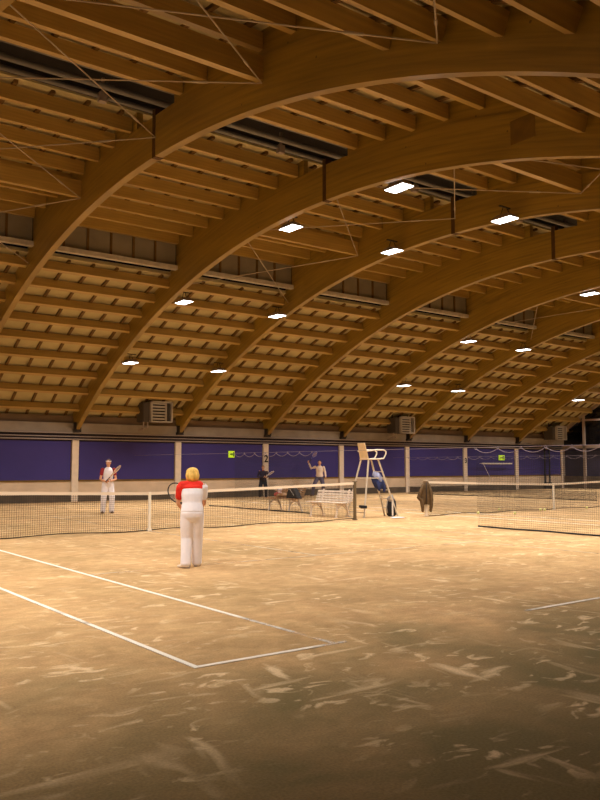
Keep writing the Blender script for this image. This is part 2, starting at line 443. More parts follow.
# long wall
b = MB(); b.box((XL, YW, 0), (XR, YW+.2, 3.7)); S('wall_back', b, M['plain'])
b = MB(); b.box((XL, YW-.03, .30), (XR, YW, .87)); S('trim_1', b, M['band'])
b = MB(); b.box((XL, YW-.10, 0), (XR, YW, .32)); S('baseboard_back', b, M['skirt'])
b = MB(); b.box((XL, YW-.14, 2.98), (XR, YW, 3.38)); S('trim_2', b, M['fascia'])
b = MB(); b.box((XL, YW-.05, 2.60), (XR, YW, 2.98)); S('trim_3', b, M['shadow_gap'])
names = ['lowest', 'middle', 'topmost']
for k, (z, r) in enumerate(((2.68, .028), (2.80, .022), (2.95, .03))):
    b = MB(); b.tube([(XL, YW-.16, z), (XR, YW-.16, z)], r, 8)
    tag(b.build('wall_pipe', M['pipe']), names[k]+' of the three pale pipes running along the wall above the blue panels', 'pipe')
PW = {}
for i in range(-2, 8):
    x = AX(i); b = MB(); b.box((x-.15, YW-.13, .0), (x+.15, YW, 2.64)); 
    if seen((x, YW, .5), (x, YW, 2.5), 60) or i == -2:
        tag(b.build('wall_post', M['post'], bevel=.01), {-2: 'pale wall post beyond the left edge of the blue wall', -1: 'pale wall post left of the far woman, under the second arch', 0: 'pale wall post left of the woman facing the camera, under the third arch',
            1: 'pale wall post behind the blonde woman, between two blue panels', 2: 'pale wall post bearing the black numeral 2', 3: 'pale wall post between the man in a pale shirt and the umpire chair',
            4: 'pale wall post right of the umpire chair, left of the hanging jacket', 5: 'pale wall post with a small dark numeral, right of the brown jacket',
            6: 'pale wall post right of the right-hand green sign', 7: 'pale post at the far right corner of the blue wall'}[i], 'post')
for i in range(-2, 7):
    xa, xb = AX(i)+.19, AX(i+1)-.19
    b = MB(); b.box((xa, YW-.06, .93), (xb, YW-.005, 2.60))
    if seen((xa, YW, 1), (xb, YW, 1), 60):
        p = b.build('wall_panel', M['blue'], bevel=.008)
        tag(p, {-2: 'blue wall panel off the left edge, under the nearest arches', -1: 'leftmost blue wall panel, cut by the left edge of the photo', 0: 'blue wall panel behind the woman in white facing the camera',
                1: 'blue wall panel with the left green sign, behind the blonde head', 2: 'blue wall panel behind the man in the pale shirt swinging a racket', 3: 'blue wall panel behind the umpire chair',
                4: 'blue wall panel above the brown hanging jacket', 5: 'blue wall panel with the white rail and right green sign', 6: 'blue wall panel at the right end below the far heater'}[i], 'wall panel')
        b = MB(); b.box((xa, YW-.08, .88), (xb, YW-.005, .935)); b.build('bottom_rail', M['darkwood'], p)

# end wall with night windows
EX = XR-.1
b = MB(); b.box((EX+.12, YN, 0), (EX+.3, YW+.2, 11)); S('wall_right', b, M['endwall'])
YS = [28.0, 26.3, 24.3, 22.3, 20.3, 18.3]
for k in range(5):
    ya, yb = YS[k+1]+.07, YS[k]-.07
    for (za, zb_) in ((2.95, 4.55), (4.68, 6.9)):
        zt = min(zb_, arc(.62, yb)); zt2 = min(zb_, arc(.62, ya))
        if zt2 <= za+.05: continue
        b = MB(); b.prism([(ya, za), (yb, za), (yb, max(zt, za+.01)), (ya, zt2)], 0, EX+.06, EX+.10)
        w = S('window_%d' % wn, b, M['glass']); wn += 1
b = MB()
for y in YS: b.box((EX-.02, y-.09, 0), (EX+.12, y+.09, min(7, arc(.7, y))))
S('trim_4', b, M['mullion'])
b = MB(); b.box((EX-.02, 14, 2.72), (EX+.12, 28.1, 2.93)); b.box((EX, 14, 4.55), (EX+.12, 27.2, 4.68)); S('trim_5', b, M['mullion'])
b = MB()
for k in range(20):
    a, c = 15+13.1*k/20, 15+13.1*(k+1)/20
    b.prism([(a, arc(.60, a)), (c, arc(.60, c)), (c, arc(.82, c)), (a, arc(.82, a))], 0, EX-.03, EX+.12)
S('trim_6', b, M['mullion'])
b = MB(); b.box((EX+.02, 12, .0), (EX+.11, 28.1, .85)); S('baseboard_right', b, M['skirt'])
b = MB(); b.box((XL-.1, YN, 0), (XL, YW+.2, 10.5)); S('wall_left', b, M['plain'])
b = MB(); b.box((XL, YN-.2, 0), (XR, YN, 3.7)); S('wall_front', b, M['plain'])

# ------------------------------------------------------------------ arches
def half_arch(side):
    b = MB(); n = 44
    def ang(y, off): return math.asin((y-YC)/(R0+off))
    pts = []
    for k in range(n+1):
        t = k/n
        a0 = (HY+side*.035-YC)/R0; a1 = side*math.asin((YW-.14-YC)/R0)
        a = a0+(a1-a0)*t
        lo = (YC+R0*math.sin(a), Z0-R0+R0*math.cos(a))
        hi = (YC+(R0+AD)*math.sin(a), Z0-R0+(R0+AD)*math.cos(a))
        pts.append((lo, hi))
    vs = []
    for lo, hi in pts:
        vs += [(-AW/2, lo[0], lo[1]), (AW/2, lo[0], lo[1]), (AW/2, hi[0], hi[1]), (-AW/2, hi[0], hi[1])]
    fs = [(0, 1, 2, 3), tuple(4*n+q for q in (3, 2, 1, 0))]
    for k in range(n):
        for q in range(4): fs.append((4*k+q, 4*k+(q+1) % 4, 4*k+4+(q+1) % 4, 4*k+4+q))
    b._add(vs, fs); return b.mesh('glulam_half', M['glulam'])
HM = {1: half_arch(1), -1: half_arch(-1)}
def spandrel(side):
    b = MB(); ys = [11.62+(18.95-11.62)*k/14 for k in range(15)] if side > 0 else [9.75-(9.75-3.45)*k/14 for k in range(15)]
    for a, c in zip(ys[:-1], ys[1:]):
        b.prism([(a, arc(AD-.02, a)), (c, arc(AD-.02, c)), (c, ub(c)+UD), (a, ub(a)+UD)], 0, -.075, .075)
    bm = bmesh.new(); me = b.mesh('spandrel_infill', M['glulam'])
    bm.from_mesh(me); bmesh.ops.remove_doubles(bm, verts=bm.verts, dist=1e-4)
    # drop the inner walls left where the pieces met
    seenf = {}; dead = []
    for f in bm.faces:
        k = tuple(sorted(v.index for v in f.verts)); 
        if k in seenf: dead += [f, seenf[k]]
        else: seenf[k] = f
    bmesh.ops.delete(bm, geom=list(set(dead)), context='FACES'); bm.to_mesh(me); bm.free(); return me
SPM = {1: spandrel(1), -1: spandrel(-1)}
b = MB(); b.box((-AW/2-.008, HY-.07, Z0-.02), (AW/2+.008, HY+.07, Z0+AD+.16)); HINGE = b.mesh('hinge_plate', M['hinge'])
b = MB(); b.box((-.16, 27.80, 2.98), (.16, 28.09, 3.10)); b.box((-.12, 27.70, 3.06), (-.098, 28.05, 3.40)); b.box((.098, 27.70, 3.06), (.12, 28.05, 3.40)); SHOE = b.mesh('foot_bracket', M['steel'])
b = MB(); b.box((-AW/2-.006, 4.0, 8.05), (-AW/2, 4.6, 8.55)); PATCH = b.mesh('cover_patch', M['darkwood'])
def child(name, me, parent):
    o = bpy.data.objects.new(name, me); COL.objects.link(o); o.parent = parent; return o
ALAB = {-3: 'timber arch behind the camera at the left end of the hall', -2: 'first timber arch, only its lit edge showing in the top left corner',
 -1: 'second timber arch, crossing the top of the photo from the left edge', 0: 'third timber arch, its foot left of the woman facing the camera',
 1: 'fourth timber arch, its foot above the blonde woman, beside the left heater', 2: 'fifth timber arch, its foot above the post with numeral 2',
 3: 'sixth timber arch, its foot left of the umpire chair', 4: 'seventh timber arch, its foot beside the middle heater',
 5: 'eighth timber arch, its foot two posts right of the umpire chair', 6: 'ninth timber arch, its foot above the right green sign, beside the far heater',
 7: 'last timber arch, trimming the dark end windows at the far right'}
for i in range(-3, 7):
    t = empty('timber_arch', (AX(i), 0, 0), 0, ALAB[i], 'arch')
    for sd in (1, -1):
        child('glulam_half', HM[sd], t); child('spandrel_infill', SPM[sd], t)
    child('hinge_plate', HINGE, t); child('foot_bracket', SHOE, t)
    if i == 0: child('cover_patch', PATCH, t)

# ------------------------------------------------------------------ purlins
L = PITCH-AW
PMESH = {}
def purlin_mesh(key, w, h, angle):
    if key in PMESH: return PMESH[key]
    b = MB(); b.box((0, -w/2, 0), (L, w/2, h)); b.xform(Matrix.Rotation(angle, 4, 'X'))
    PMESH[key] = b.mesh('purlin', M['purlin']); return PMESH[key]
def put_purlin(name, i, y, z, w, h, ang, key, label, group, cat='purlin'):
    if not seen((AX(i), y, z), (AX(i+1), y, z), 70): return
    o = bpy.data.objects.new(name, purlin_mesh(key, w, h, ang)); COL.objects.link(o)
    o.location = (AX(i)+AW/2, y, z); tag(o, label, cat, group)
BETW = {-3: 'behind the first arch', -2: 'between first and second arches', -1: 'between second and third arches', 0: 'between third and fourth arches', 1: 'between fourth and fifth arches',
        2: 'between fifth and sixth arches', 3: 'between sixth and seventh arches', 4: 'between seventh and eighth arches', 5: 'between eighth and ninth arches', 6: 'beyond the ninth arch'}
for i in range(-3, 7):
    for k in range(10):
        s = 8.21+1.1*k; h = .30
        for side in (1, -1):
            y, z = polar(s, .43, side)
            put_purlin('purlin', i, y, z, .15, h, -side*s/R0, ('low', k, side),
                ('timber purlin of the wall-side sloping roof ' if side > 0 else 'timber purlin of the right-hand sloping roof ')+BETW[i], ('wall-side lower purlins ' if side > 0 else 'near-side lower purlins ')+BETW[i])
    for k in range(8):
        y = 11.91+.985*k
        put_purlin('purlin', i, y, ub(y), .14, .33, 0, 'up', 'timber purlin of the flat roof left of the ridge '+BETW[i], 'upper purlins left of the ridge '+BETW[i])
    for k in range(6):
        y = 9.4-1.02*k
        put_purlin('purlin', i, y, ub(y), .14, .33, 0, 'up', 'timber purlin of the flat roof right of the ridge '+BETW[i], 'upper purlins right of the ridge '+BETW[i])
BR = [-2, 0, 3, 6]
for i in BR:
    for (y, z, wh) in ((15.08, 8.80, 'left of the ridge'), (6.33, 8.60, 'right of the ridge')):
        put_purlin('bracing_strut', i, y, z, .15, .45, 0, 'up2', 'timber strut hung low '+wh+', '+BETW[i], None, 'strut')
# ridge pipes
for y, z, r, nm in ((10.15, 10.02, .07, 'near'), (10.55, 10.18, .09, 'second'), (11.0, 10.02, .075, 'third'), (11.35, 9.95, .06, 'far')):
    b = MB(); b.tube([(AX(-3), y, z), (XR-.2, y, z)], r, 10); tag(b.build('ridge_pipe', M['grey_duct'], smooth=True), 'long grey pipe in the dark ridge slot, %s one counted from the camera' % nm, 'pipe')
for i in range(-2, 4):
    for k, fx in enumerate((.3, .78)):
        x = AX(i)+PITCH*fx
        b = MB(); b.box((x-.09, 11.2, 9.78), (x+.09, 11.36, 10.0)); b.box((x-.03, 11.24, 10.0), (x+.03, 11.3, 10.36))
        tag(b.build('junction_box', M['pipe'], bevel=.01), 'small box in the ridge slot, %s one, %s' % (('left', 'right')[k], BETW[i]), 'box')
# wind bracing rods
def rod(a, c, label):
    b = MB(); a, c = Vector(a), Vector(c); b.tube([a, c], .013, 6)
    d = (c-a).normalized()
    m = a.lerp(c, .82); b.tube([m-d*.14, m+d*.14], .024, 6)
    tag(b.build('bracing_rod', M['rod']), label, 'rod')
ND = [(19.14, 7.80), (15.05, 8.78), (10.6, 8.98), (6.3, 8.56), (1.94, 7.42), (-2.4, 5.50)]
SEG = ['low down', 'left of ridge', 'right of ridge', 'far right', 'near side']
for i in BR:
    xa, xb = AX(i)+AW/2, AX(i+1)-AW/2
    for k in range(5):
        (y0, z0), (y1, z1) = ND[k], ND[k+1]
        if seen((xa, y0, z0), (xb, y1, z1), 0): rod((xa, y0, z0), (xb, y1, z1), 'thin rod rising from the wall, %s, %s' % (SEG[k], BETW[i]))
        if seen((xa, y1, z1), (xb, y0, z0), 0): rod((xa, y1, z1), (xb, y0, z0), 'thin rod falling to the wall, %s, %s' % (SEG[k], BETW[i]))

# ------------------------------------------------------------------ floodlights
b = MB(); b.hexa([(-.20, -.34, 0), (.20, -.34, 0), (.20, .34, 0), (-.20, .34, 0), (-.13, -.22, .13), (.13, -.22, .13), (.13, .22, .13), (-.13, .22, .13)]); HOUSE = b.mesh('housing', M['lamp_body'])
b = MB(); b.box((-.185, -.32, -.014), (.185, .32, -.002)); LENS = b.mesh('lens', M['lens'])
b = MB(); b.tube([(0, -.2, .06), (0, -.05, .36), (0, .05, .36), (0, .2, .06)], .012, 6); b.box((-.22, -.03, .34), (.22, .03, .37)); BRK = b.mesh('bracket', M['steel'])
LAMP_W = 230
LIGHTS = {}
def lamp(x, y, z, label, power=1.0, aim=(0, 0), col=(1.0, .94, .88)):
    t = empty('floodlight', (x, y, z), 0, label, 'lamp', None)
    child('housing', HOUSE, t); child('lens', LENS, t); child('bracket', BRK, t)
    key = (round(power, 2), col)
    if key not in LIGHTS:
        ld = bpy.data.lights.new('floodlight_beam', 'AREA'); ld.shape = 'RECTANGLE'; ld.size = .36; ld.size_y = .62
        ld.energy = LAMP_W*power; ld.color = col; ld.spread = math.radians(128); LIGHTS[key] = ld
    lo = bpy.data.objects.new('floodlight_beam', LIGHTS[key]); COL.objects.link(lo); lo.parent = t; lo.location = (0, 0, -.035-.31*math.sin(math.radians(abs(aim[1])))-.18*math.sin(math.radians(abs(aim[0])))); lo.rotation_euler = (math.radians(aim[1]), math.radians(aim[0]), 0)
ROWS = [(8.42, 8.36, 'highest right'), (12.92, 8.44, 'upper'), (19.3, 7.30, 'middle'), (23.6, 5.58, 'lowest')]
for base in (-3, 0, 3, 6):
    if base == -3: ROWS_ = [(-1.2, 5.58, 'rearmost'), (3.1, 7.30, 'nearest')]+ROWS  # the low rearmost pair is unseen, added as fill on the blonde woman's back
    elif base == 0: ROWS_ = [(1.9, 6.95, 'nearest')]+ROWS  # this nearest pair is added beyond the frame to brighten the right-hand near floor
    else: ROWS_ = ROWS
    for y, z, nm in ROWS_:
        pw = {-3: .9, 0: 1, 3: .95, 6: .9}[base]; ay = 48 if y < 0 else 16 if y < 5 else (6 if y < 10 else 0)
        if y < 0: pw *= .22
        if base == -3 and y > 8: pw *= .80
        if y > 18: pw *= .80
        if base == 3 and y < 10: pw *= .85
        if base == 0 and y < 10: pw *= 1.25
        lc = (1.0, .955, .92) if base < 3 else (1.0, .965, .95)
        lamp(AX(base)+.45, y, z, 'floodlight, %s of the left row, %s' % (nm, BETW[base]), pw, (14, ay), lc)
        lamp(AX(base+1)-.5, y, z-.04, 'floodlight, %s of the right row, %s' % (nm, BETW[base]), pw, (-14, ay), lc)

# ------------------------------------------------------------------ fan heaters
def heater(x, y, z, label):
    t = empty('fan_heater', (x, y, z), 0, label, 'heater')
    b = MB(); b.box((-.68, .05, 0), (.68, .75, .86)); b.build('casing', M['heater_dark'], t, bevel=.02)
    b = MB()
    b.box((-.38, -.12, 0), (-.32, .06, .9)); b.box((.62, -.12, 0), (.68, .06, .9)); b.box((-.38, -.12, .86), (.68, .06, .92)); b.box((-.38, -.12, -.02), (.68, .06, .03))
    b.box((.34, -.12, .0), (.38, .0, .9))
    b.build('front_frame', M['heater'], t)
    for k in range(6):
        zz = .09+k*.135; b = MB(); b.hexa([(-.32, -.10, zz), (.34, -.10, zz), (.34, .04, zz+.03), (-.32, .04, zz+.03), (-.32, -.10, zz+.06), (.34, -.10, zz+.06), (.34, .04, zz+.09), (-.32, .04, zz+.09)])
        b.build('louvre', M['heater'], t)
    b = MB(); b.tube([(-.5, .4, 0), (-.5, .4, -.35), (-.5, .9, -.35)], .03, 8); b.tube([(-.3, .4, 0), (-.3, .4, -.25), (-.3, .9, -.25)], .03, 8); b.build('water_pipe', M['pipe'], t)
    b = MB(); b.bar((-.6, .4, .86), (-.6, .4, 1.7), .04, .04); b.build('hanger', M['steel'], t); b = MB(); b.bar((.6, .4, .86), (.6, .4, 1.7), .04, .04); b.build('hanger', M['steel'], t)
heater(13.3, 26.95, 3.50, 'grey louvred fan heater hung at the wall above the blonde woman')
heater(28.65, 26.95, 3.38, 'grey louvred fan heater hung at the wall right of the umpire chair')
heater(43.0, 26.95, 3.28, 'pale fan heater hung in the far right corner by the dark windows')

# ------------------------------------------------------------------ wall marks
def text(txt, size, loc, m, name, parent=None, depth=.004):
    cu = bpy.data.curves.new(name, 'FONT'); cu.body = txt; cu.size = size; cu.extrude = depth; cu.align_x = 'CENTER'; cu.align_y = 'CENTER'; cu.offset = .012
    o = bpy.data.objects.new(name, cu); COL.objects.link(o)
    dg = bpy.context.evaluated_depsgraph_get(); me = bpy.data.meshes.new_from_object(o.evaluated_get(dg))
    bpy.data.objects.remove(o); me.name = name
    for v in me.vertices: v.co = Vector((v.co.x, 0, v.co.y)) if False else Vector((v.co.x, -v.co.z, v.co.y))
    me.materials.clear(); me.materials.append(m)
    o = bpy.data.objects.new(name, me); COL.objects.link(o); o.location = loc
    if parent: o.parent = parent
    return o
tag(text('2', .50, (AX(2), YW-.136, 1.88), M['numeral'], 'court_number'), 'black numeral 2 on the pale wall post above the crouching player', 'number')
tag(text('3', .42, (AX(5), YW-.136, 1.85), M['numeral'], 'court_number'), 'small black numeral on the pale post right of the brown jacket', 'number')
def sign(x, z, label, sx=1):
    t = empty('exit_sign', (x, YW-.13, z), 0, label, 'sign'); t.scale = (sx, 1, 1)
    b = MB(); b.box((-.27, 0, -.16), (.27, .06, .16)); b.build('panel', M['sign'], t, bevel=.01)
    b = MB()
    b.bar((-.17, -.004, .0), (.02, -.004, .0), .006, .05, (0, 0, 1)); b.prism([(.0, -.08), (.10, .0), (.0, .08)], 1, -.007, -.001)
    b.box((.13, -.007, -.11), (.22, -.001, .11)); b.build('pictogram', M['sign_dark'], t)
sign(17.85, 2.10, 'green glowing exit sign on the blue wall right of the blonde woman', .6)
sign(38.3, 2.05, 'green glowing exit sign on the blue wall above the white rail at right')
t = empty('wall_rail', (35.97, YW-.45, 1.68), 0, 'long white rail on a bracket in front of the right blue panel', 'rail')
b = MB(); b.tube([(0, 0, 0), (2.9, 0, 0)], .045, 8); b.build('rail', M['white'], t)
b = MB(); b.tube([(.12, 0, 0), (.75, .0, -.9), (.9, .36, -1.1)], .015, 6); b.tube([(.2, 0, 0), (.2, .36, 0)], .015, 6); b.tube([(2.7, 0, 0), (2.7, .36, 0)], .015, 6); b.build('bracket', M['white'], t)
t = empty('winch_pole', (42.85, 27.85, 0), 0, 'black double pole with a winch box in the far right corner', 'pole')
b = MB(); b.box((-.32, -.04, 0), (-.24, .04, 2.7)); b.box((.20, -.04, 0), (.28, .04, 2.7)); b.build('pole', M['black'], t)
b = MB(); b.box((-.36, -.12, 0), (.34, .05, .42)); b.build('winch_box', M['black'], t, bevel=.02)

# ------------------------------------------------------------------ court lines
def line(x0, y0, x1, y1, label, m='worn'):
    w = .05; b = MB()
    if abs(x1-x0) > abs(y1-y0): b.box((x0, y0-w/2, .001), (x1, y0+w/2, .006))
    else: b.box((x0-w/2, y0, .001), (x0+w/2, y1, .006))
    tag(b.build('court_line', M['line' if m == 'line' else 'worn']), label, 'court line')
def court(x, nm, far=False):
    W, H = 10.97, 23.77
    line(x-.025, 0, x+W+.025, 0, 'near baseline of the %s' % nm, 'line'); line(x-.025, H, x+W+.025, H, 'far baseline of the %s, close to the blue wall' % nm)
    line(x, .025, x, H-.025, 'left outer sideline of the %s' % nm, 'line'); line(x+W, .025, x+W, H-.025, 'right outer sideline of the %s' % nm)
    line(x+1.37, .025, x+1.37, H-.025, 'left inner sideline of the %s' % nm, 'line'); line(x+W-1.37, .025, x+W-1.37, H-.025, 'right inner sideline of the %s' % nm)
    line(x+1.395, 5.485, x+W-1.395, 5.485, 'near service line of the %s, across its middle' % nm); line(x+1.395, H-5.485, x+W-1.395, H-5.485, 'far service line of the %s, beyond its net' % nm)
    line(x+W/2, 5.51, x+W/2, H-5.51, 'centre service line of the %s, running under its net' % nm)
court(0, 'front court with the blonde woman')
NX = 14.75+.914
court(NX, 'right-hand court beyond the umpire chair')

# ------------------------------------------------------------------ tennis nets
def tennis_net(x0, y, label, pm):
    # x0: court's left doubles line; posts .914 outside
    a, c = x0-.914, x0+10.97+.914; mid = x0+5.485
    t = empty('tennis_net', (mid, y, 0), 0, label, 'net')
    top = lambda x: .914+(1.07-.914)*(abs(x)/6.4)**1.15
    hw = (c-a)/2
    b = MB(); r = .0022
    n = int(2*hw/.05)
    def low(x): return .03+.02*math.sin(x*2.3)
    for k in range(n+1):
        x = -hw+.06+(2*hw-.12)*k/n; b.bar((x, 0, low(x)), (x, 0, top(x)-.05), 2*r, 2*r, (0, 1, 0))
    for j in range(1, 19):
        f = j/19; pts = [(-hw+.06+(2*hw-.12)*k/40, 0, 0) for k in range(41)]
        pts = [(x, 0, low(x)+(top(x)-.05-low(x))*f) for x, _, _ in pts]
        b.tube(pts, r, 4)
    b.build('netting', M['net'], t)
    b = MB(); pts = [-hw+.05+(2*hw-.1)*k/40 for k in range(41)]
    for p, q in zip(pts[:-1], pts[1:]):
        b.hexa([(p, -.014, top(p)-.065), (q, -.014, top(q)-.065), (q, .014, top(q)-.065), (p, .014, top(p)-.065), (p, -.014, top(p)), (q, -.014, top(q)), (q, .014, top(q)), (p, .014, top(p))])
    b.build('headband', M['tape'], t)
    b = MB(); b.tube([(x, 0, low(x)) for x in pts], .012, 6); b.build('bottom_cord', M['net'], t)
    b = MB(); b.box((-.03, -.022, .02), (.03, .022, .92)); b.box((-.05, -.03, 0), (.05, .03, .07)); b.build('centre_strap', M['strap'], t)
    for sx in (-1, 1):
        b = MB(); b.tube([(sx*hw, 0, 0), (sx*hw, 0, 1.08)], .045, 12); b.box((sx*hw-.05, -.05, 1.08), (sx*hw+.05, .05, 1.10)); b.tube([(sx*hw, 0, .01), (sx*hw, 0, .03)], .08, 12)
        b.build('post', pm, t)
tennis_net(0, 11.885, 'tennis net with white headband across the front court between the two women', M['netpost'])
tennis_net(NX, 11.885, 'tennis net of the right-hand court, its post hung with a brown jacket', M['post'])

# ------------------------------------------------------------------ divider nets
def divider(x, y0, y1, label, mesh=.05, dark=0, z1=1.93):
    t = empty('divider_net', (x, (y0+y1)/2, 0), 0, label, 'net')
    ym = (y0+y1)/2; hl = (y1-y0)/2; b = MB(); r = .0020
    bul = lambda y, z: .05*math.sin(y*3.1)*(1-z/2)
    n = int(2*hl/mesh)
    zz = [.02+(z1-.05)*j/5 for j in range(6)]
    for k in range(n+1):
        y = -hl+2*hl*k/n; b.tube([(bul(y, z), y, z) for z in zz], r, 4)
    m = int(z1/mesh)
    for j in range(1, m):
        z = .02+(z1-.05)*j/m; b.tube([(bul(-hl+2*hl*k/(4*max(1, int(2*hl))), z), -hl+2*hl*k/(4*max(1, int(2*hl))), z) for k in range(4*max(1, int(2*hl))+1)], r, 4)
    if dark:
        for j in range(1, 12):
            z = dark*j/12; b.tube([(bul(-hl+2*hl*k/24, z), -hl+2*hl*k/24, z) for k in range(25)], .006, 4)
    b.build('netting', M['divcord'], t)
    b = MB(); pts = []
    nn = int(2*hl/.75)+1; st = 2*hl/nn
    for k in range(nn):
        for q in range(6):
            f = q/6; pts.append((0, -hl+st*(k+f), z1+.04-.11*4*f*(1-f)))
    pts.append((0, hl, z1+.04)); b.tube(pts, .007, 6); b.build('top_rope', M['rope'], t)
    for k in range(nn+1):
        b = MB(); y = -hl+st*k
        b.tube([(0, y+.03*math.cos(a*PI/4), z1+.05+.03*math.sin(a*PI/4)) for a in range(8)], .006, 5, closed=True); b.build('hook', M['rope'], t)
    b = MB(); N = max(8, int(4*hl)); b.tube([(bul(-hl+2*hl*k/N, 0), -hl+2*hl*k/N, .02) for k in range(N+1)]+([(.05, hl+.8, .02), (.0, hl+1.8, .02)] if y0 > 14 and x < 20 else []), .02, 6); b.build('bottom_rope', M['black'], t)
divider(12.72, -1.0, 8.15, 'dark divider net at the right, drawn across the near part between the courts')
divider(12.72, 14.95, 19.6, 'divider net behind the benches with a row of hooks along the top')
divider(28.75, 15.1, 26.8, 'far divider net with a dark lower strip beyond the right-hand court', .09, .42)
for x, nm in ((12.72, 'cable strung above the benches and umpire chair'), (28.75, 'cable strung above the far divider net')):
    b = MB(); b.tube([(x, YN+.02, 2.0), (x, YW-.07, 2.0)], .005, 6); tag(b.build('divider_cable', M['rope']), 'thin steel '+nm, 'cable')

# ------------------------------------------------------------------ benches
def make_bench(slat, label):
    # seat faces -x; runs along y
    t = empty('park_bench', (0, 0, 0), 0, label, 'bench'); l = .78
    for k in range(4):
        b = MB(); b.box((-.40+k*.105, -l, .42), (-.32+k*.105, l, .45)); b.build('seat_slat', slat, t, bevel=.006)
    for k in range(4):
        x = .06+k*.03; z = .50+k*.085
        b = MB(); b.bar((x, -l, z), (x, l, z), .022, .065, (.3, 0, 1)); b.build('back_slat', slat, t)
    for y in (-.55, .55):
        b = MB(); 
        b.tube([(-.40, y, .0), (-.36, y, .2), (-.38, y, .40), (.0, y, .40), (.07, y, .47), (.19, y, .82)], .030, 8)
        b.tube([(.16, y, 0), (.08, y, .22), (.0, y, .40)], .030, 8)
        b.tube([(-.37, y, .18), (-.28, y, .32), (-.14, y, .39)], .022, 6); b.tube([(.07, y, .2), (-.02, y, .30), (-.16, y, .39)], .022, 6)
        b.box((-.45, y-.03, 0), (-.35, y+.03, .025)); b.box((.11, y-.03, 0), (.21, y+.03, .025))
        b.build('leg_frame', M['bench'], t)
    return t
b1 = make_bench(M['bench'], 'white slatted bench beside the net post, left of the umpire chair'); b1.location = (12.42, 13.55, 0); b1.rotation_euler = (0, 0, .10)
b2 = make_bench(M['wood_slat'], 'brownish slatted bench loaded with bags, behind the net'); b2.location = (13.15, 16.85, 0); b2.rotation_euler = (0, 0, .04)
# things on the far bench
t = empty('sports_bag', (13.12, 17.35, .45), .1, 'red and white bag standing on the far bench', 'bag'); t.scale = (.8, .62, .75)
b = MB(); b.limb([(-.10, -.22, .12), (0, 0, .13), (.0, .25, .12)], [(.11, .10), (.13, .12), (.11, .10)], (1, 0, 0)); b.build('bag_body', M['redbag'], t, smooth=True)
b = MB(); b.limb([(-.04, -.2, .36), (0, 0, .38), (.0, .22, .36)], [(.10, .07), (.12, .08), (.1, .07)], (1, 0, 0)); b.limb([(-.03, -.15, .22), (0, 0, .3)], [.08, .08]); b.build('towel_roll', M['wcloth'], t, smooth=True)
t = empty('racket_bag', (12.98, 16.33, .45), 0, 'black racket bag leaning at the right end of the far bench', 'bag')
b = MB()
b.prism([(-.42, 0), (.28, 0), (.14, .36), (.02, .44), (-.08, .40)], 0, -.10, .10); o = b.build('bag_body', M['black'], t, bevel=.03)
b = MB(); b.tube([(-.11, -.2, .1), (-.16, -.05, .3), (-.11, .1, .3)], .014, 6); b.build('strap', M['greyfab'], t)
t = empty('folded_coat', (13.02, 16.98, .452), 0, 'brown folded coat lying on the middle of the far bench', 'coat')
b = MB(); b.limb([(0, -.25, .07), (.02, 0, .09), (0, .18, .07)], [(.15, .06), (.17, .08), (.14, .06)]); o = b.build('coat_body', M['wood_slat'], t, smooth=True)
b = MB(); b.limb([(-.12, -.15, .12), (-.17, .0, .06), (-.2, .1, -.0)], [.05, .05, .04]); b.build('sleeve', M['wood_slat'], t, smooth=True)

# ------------------------------------------------------------------ umpire chair
t = empty('umpire_chair', (13.30, 12.72, 0), -.15, 'tall white umpire chair with wooden seat beside the net post', 'chair')
r = .028
def leg(name, p, q, rr=r):
    b = MB(); b.tube([p, q], rr, 10); b.tube([Vector(p), Vector(p)+Vector((0, 0, .05))], rr+.008, 10); b.build(name, M['alu'], t)
A0, A1 = (-.72, .33, 0), (-.26, .21, 1.72)
B0, B1 = (-.48, -.28, 0), (-.26, -.21, 1.72)
C0, C1 = (.60, .22, 0), (.10, .19, 1.72)
D0, D1 = (.78, -.22, 0), (.10, -.19, 1.72)
for p, q in ((A0, A1), (B0, B1), (C0, C1), (D0, D1)): leg('leg', p, q)
lp = lambda p, q, f: Vector(p).lerp(Vector(q), f)
for f in (.09, .68):
    b = MB(); b.bar(lp(A0, A1, f), lp(B0, B1, f), .05, .035); b.build('cross_bar', M['alu'], t)
for f in (.15, .31, .47, .63, .79):
    b = MB(); b.bar(lp(C0, C1, f), lp(D0, D1, f), .09, .03); b.build('step', M['alu'], t)
b = MB(); b.bar(lp(A0, A1, .68), lp(C0, C1, .68), .03, .03); b.bar(lp(B0, B1, .68), lp(D0, D1, .68), .03, .03); b.build('side_bar', M['alu'], t)
b = MB(); b.box((-.30, -.24, 1.72), (.16, .24, 1.755)); b.build('seat', M['ply'], t, bevel=.012)
b = MB(); b.hexa([(-.29, -.235, 1.76), (-.29, .235, 1.76), (-.265, .235, 1.76), (-.265, -.235, 1.76), (-.40, -.20, 2.22), (-.40, .20, 2.22), (-.375, .20, 2.22), (-.375, -.20, 2.22)]); b.build('backrest', M['ply'], t, bevel=.01)
for y in (-.25, .25):
    b = MB(); b.tube([(-.34, y, 1.98), (.0, y, 2.02), (.26, y, 2.02), (.34, y, 1.97), (.34, y, 1.9), (.26, y, 1.76), (.0, y, 1.745), (-.26, y, 1.74)], .022, 8); b.build('armrest', M['white'], t)
b = MB(); b.bar((-.6+.06, -.36, .33), (-.5, -.12, .33), .10, .07); b.box((-.62, -.42, .28), (-.46, -.30, .36)); b.build('cord_winder', M['black'], t)
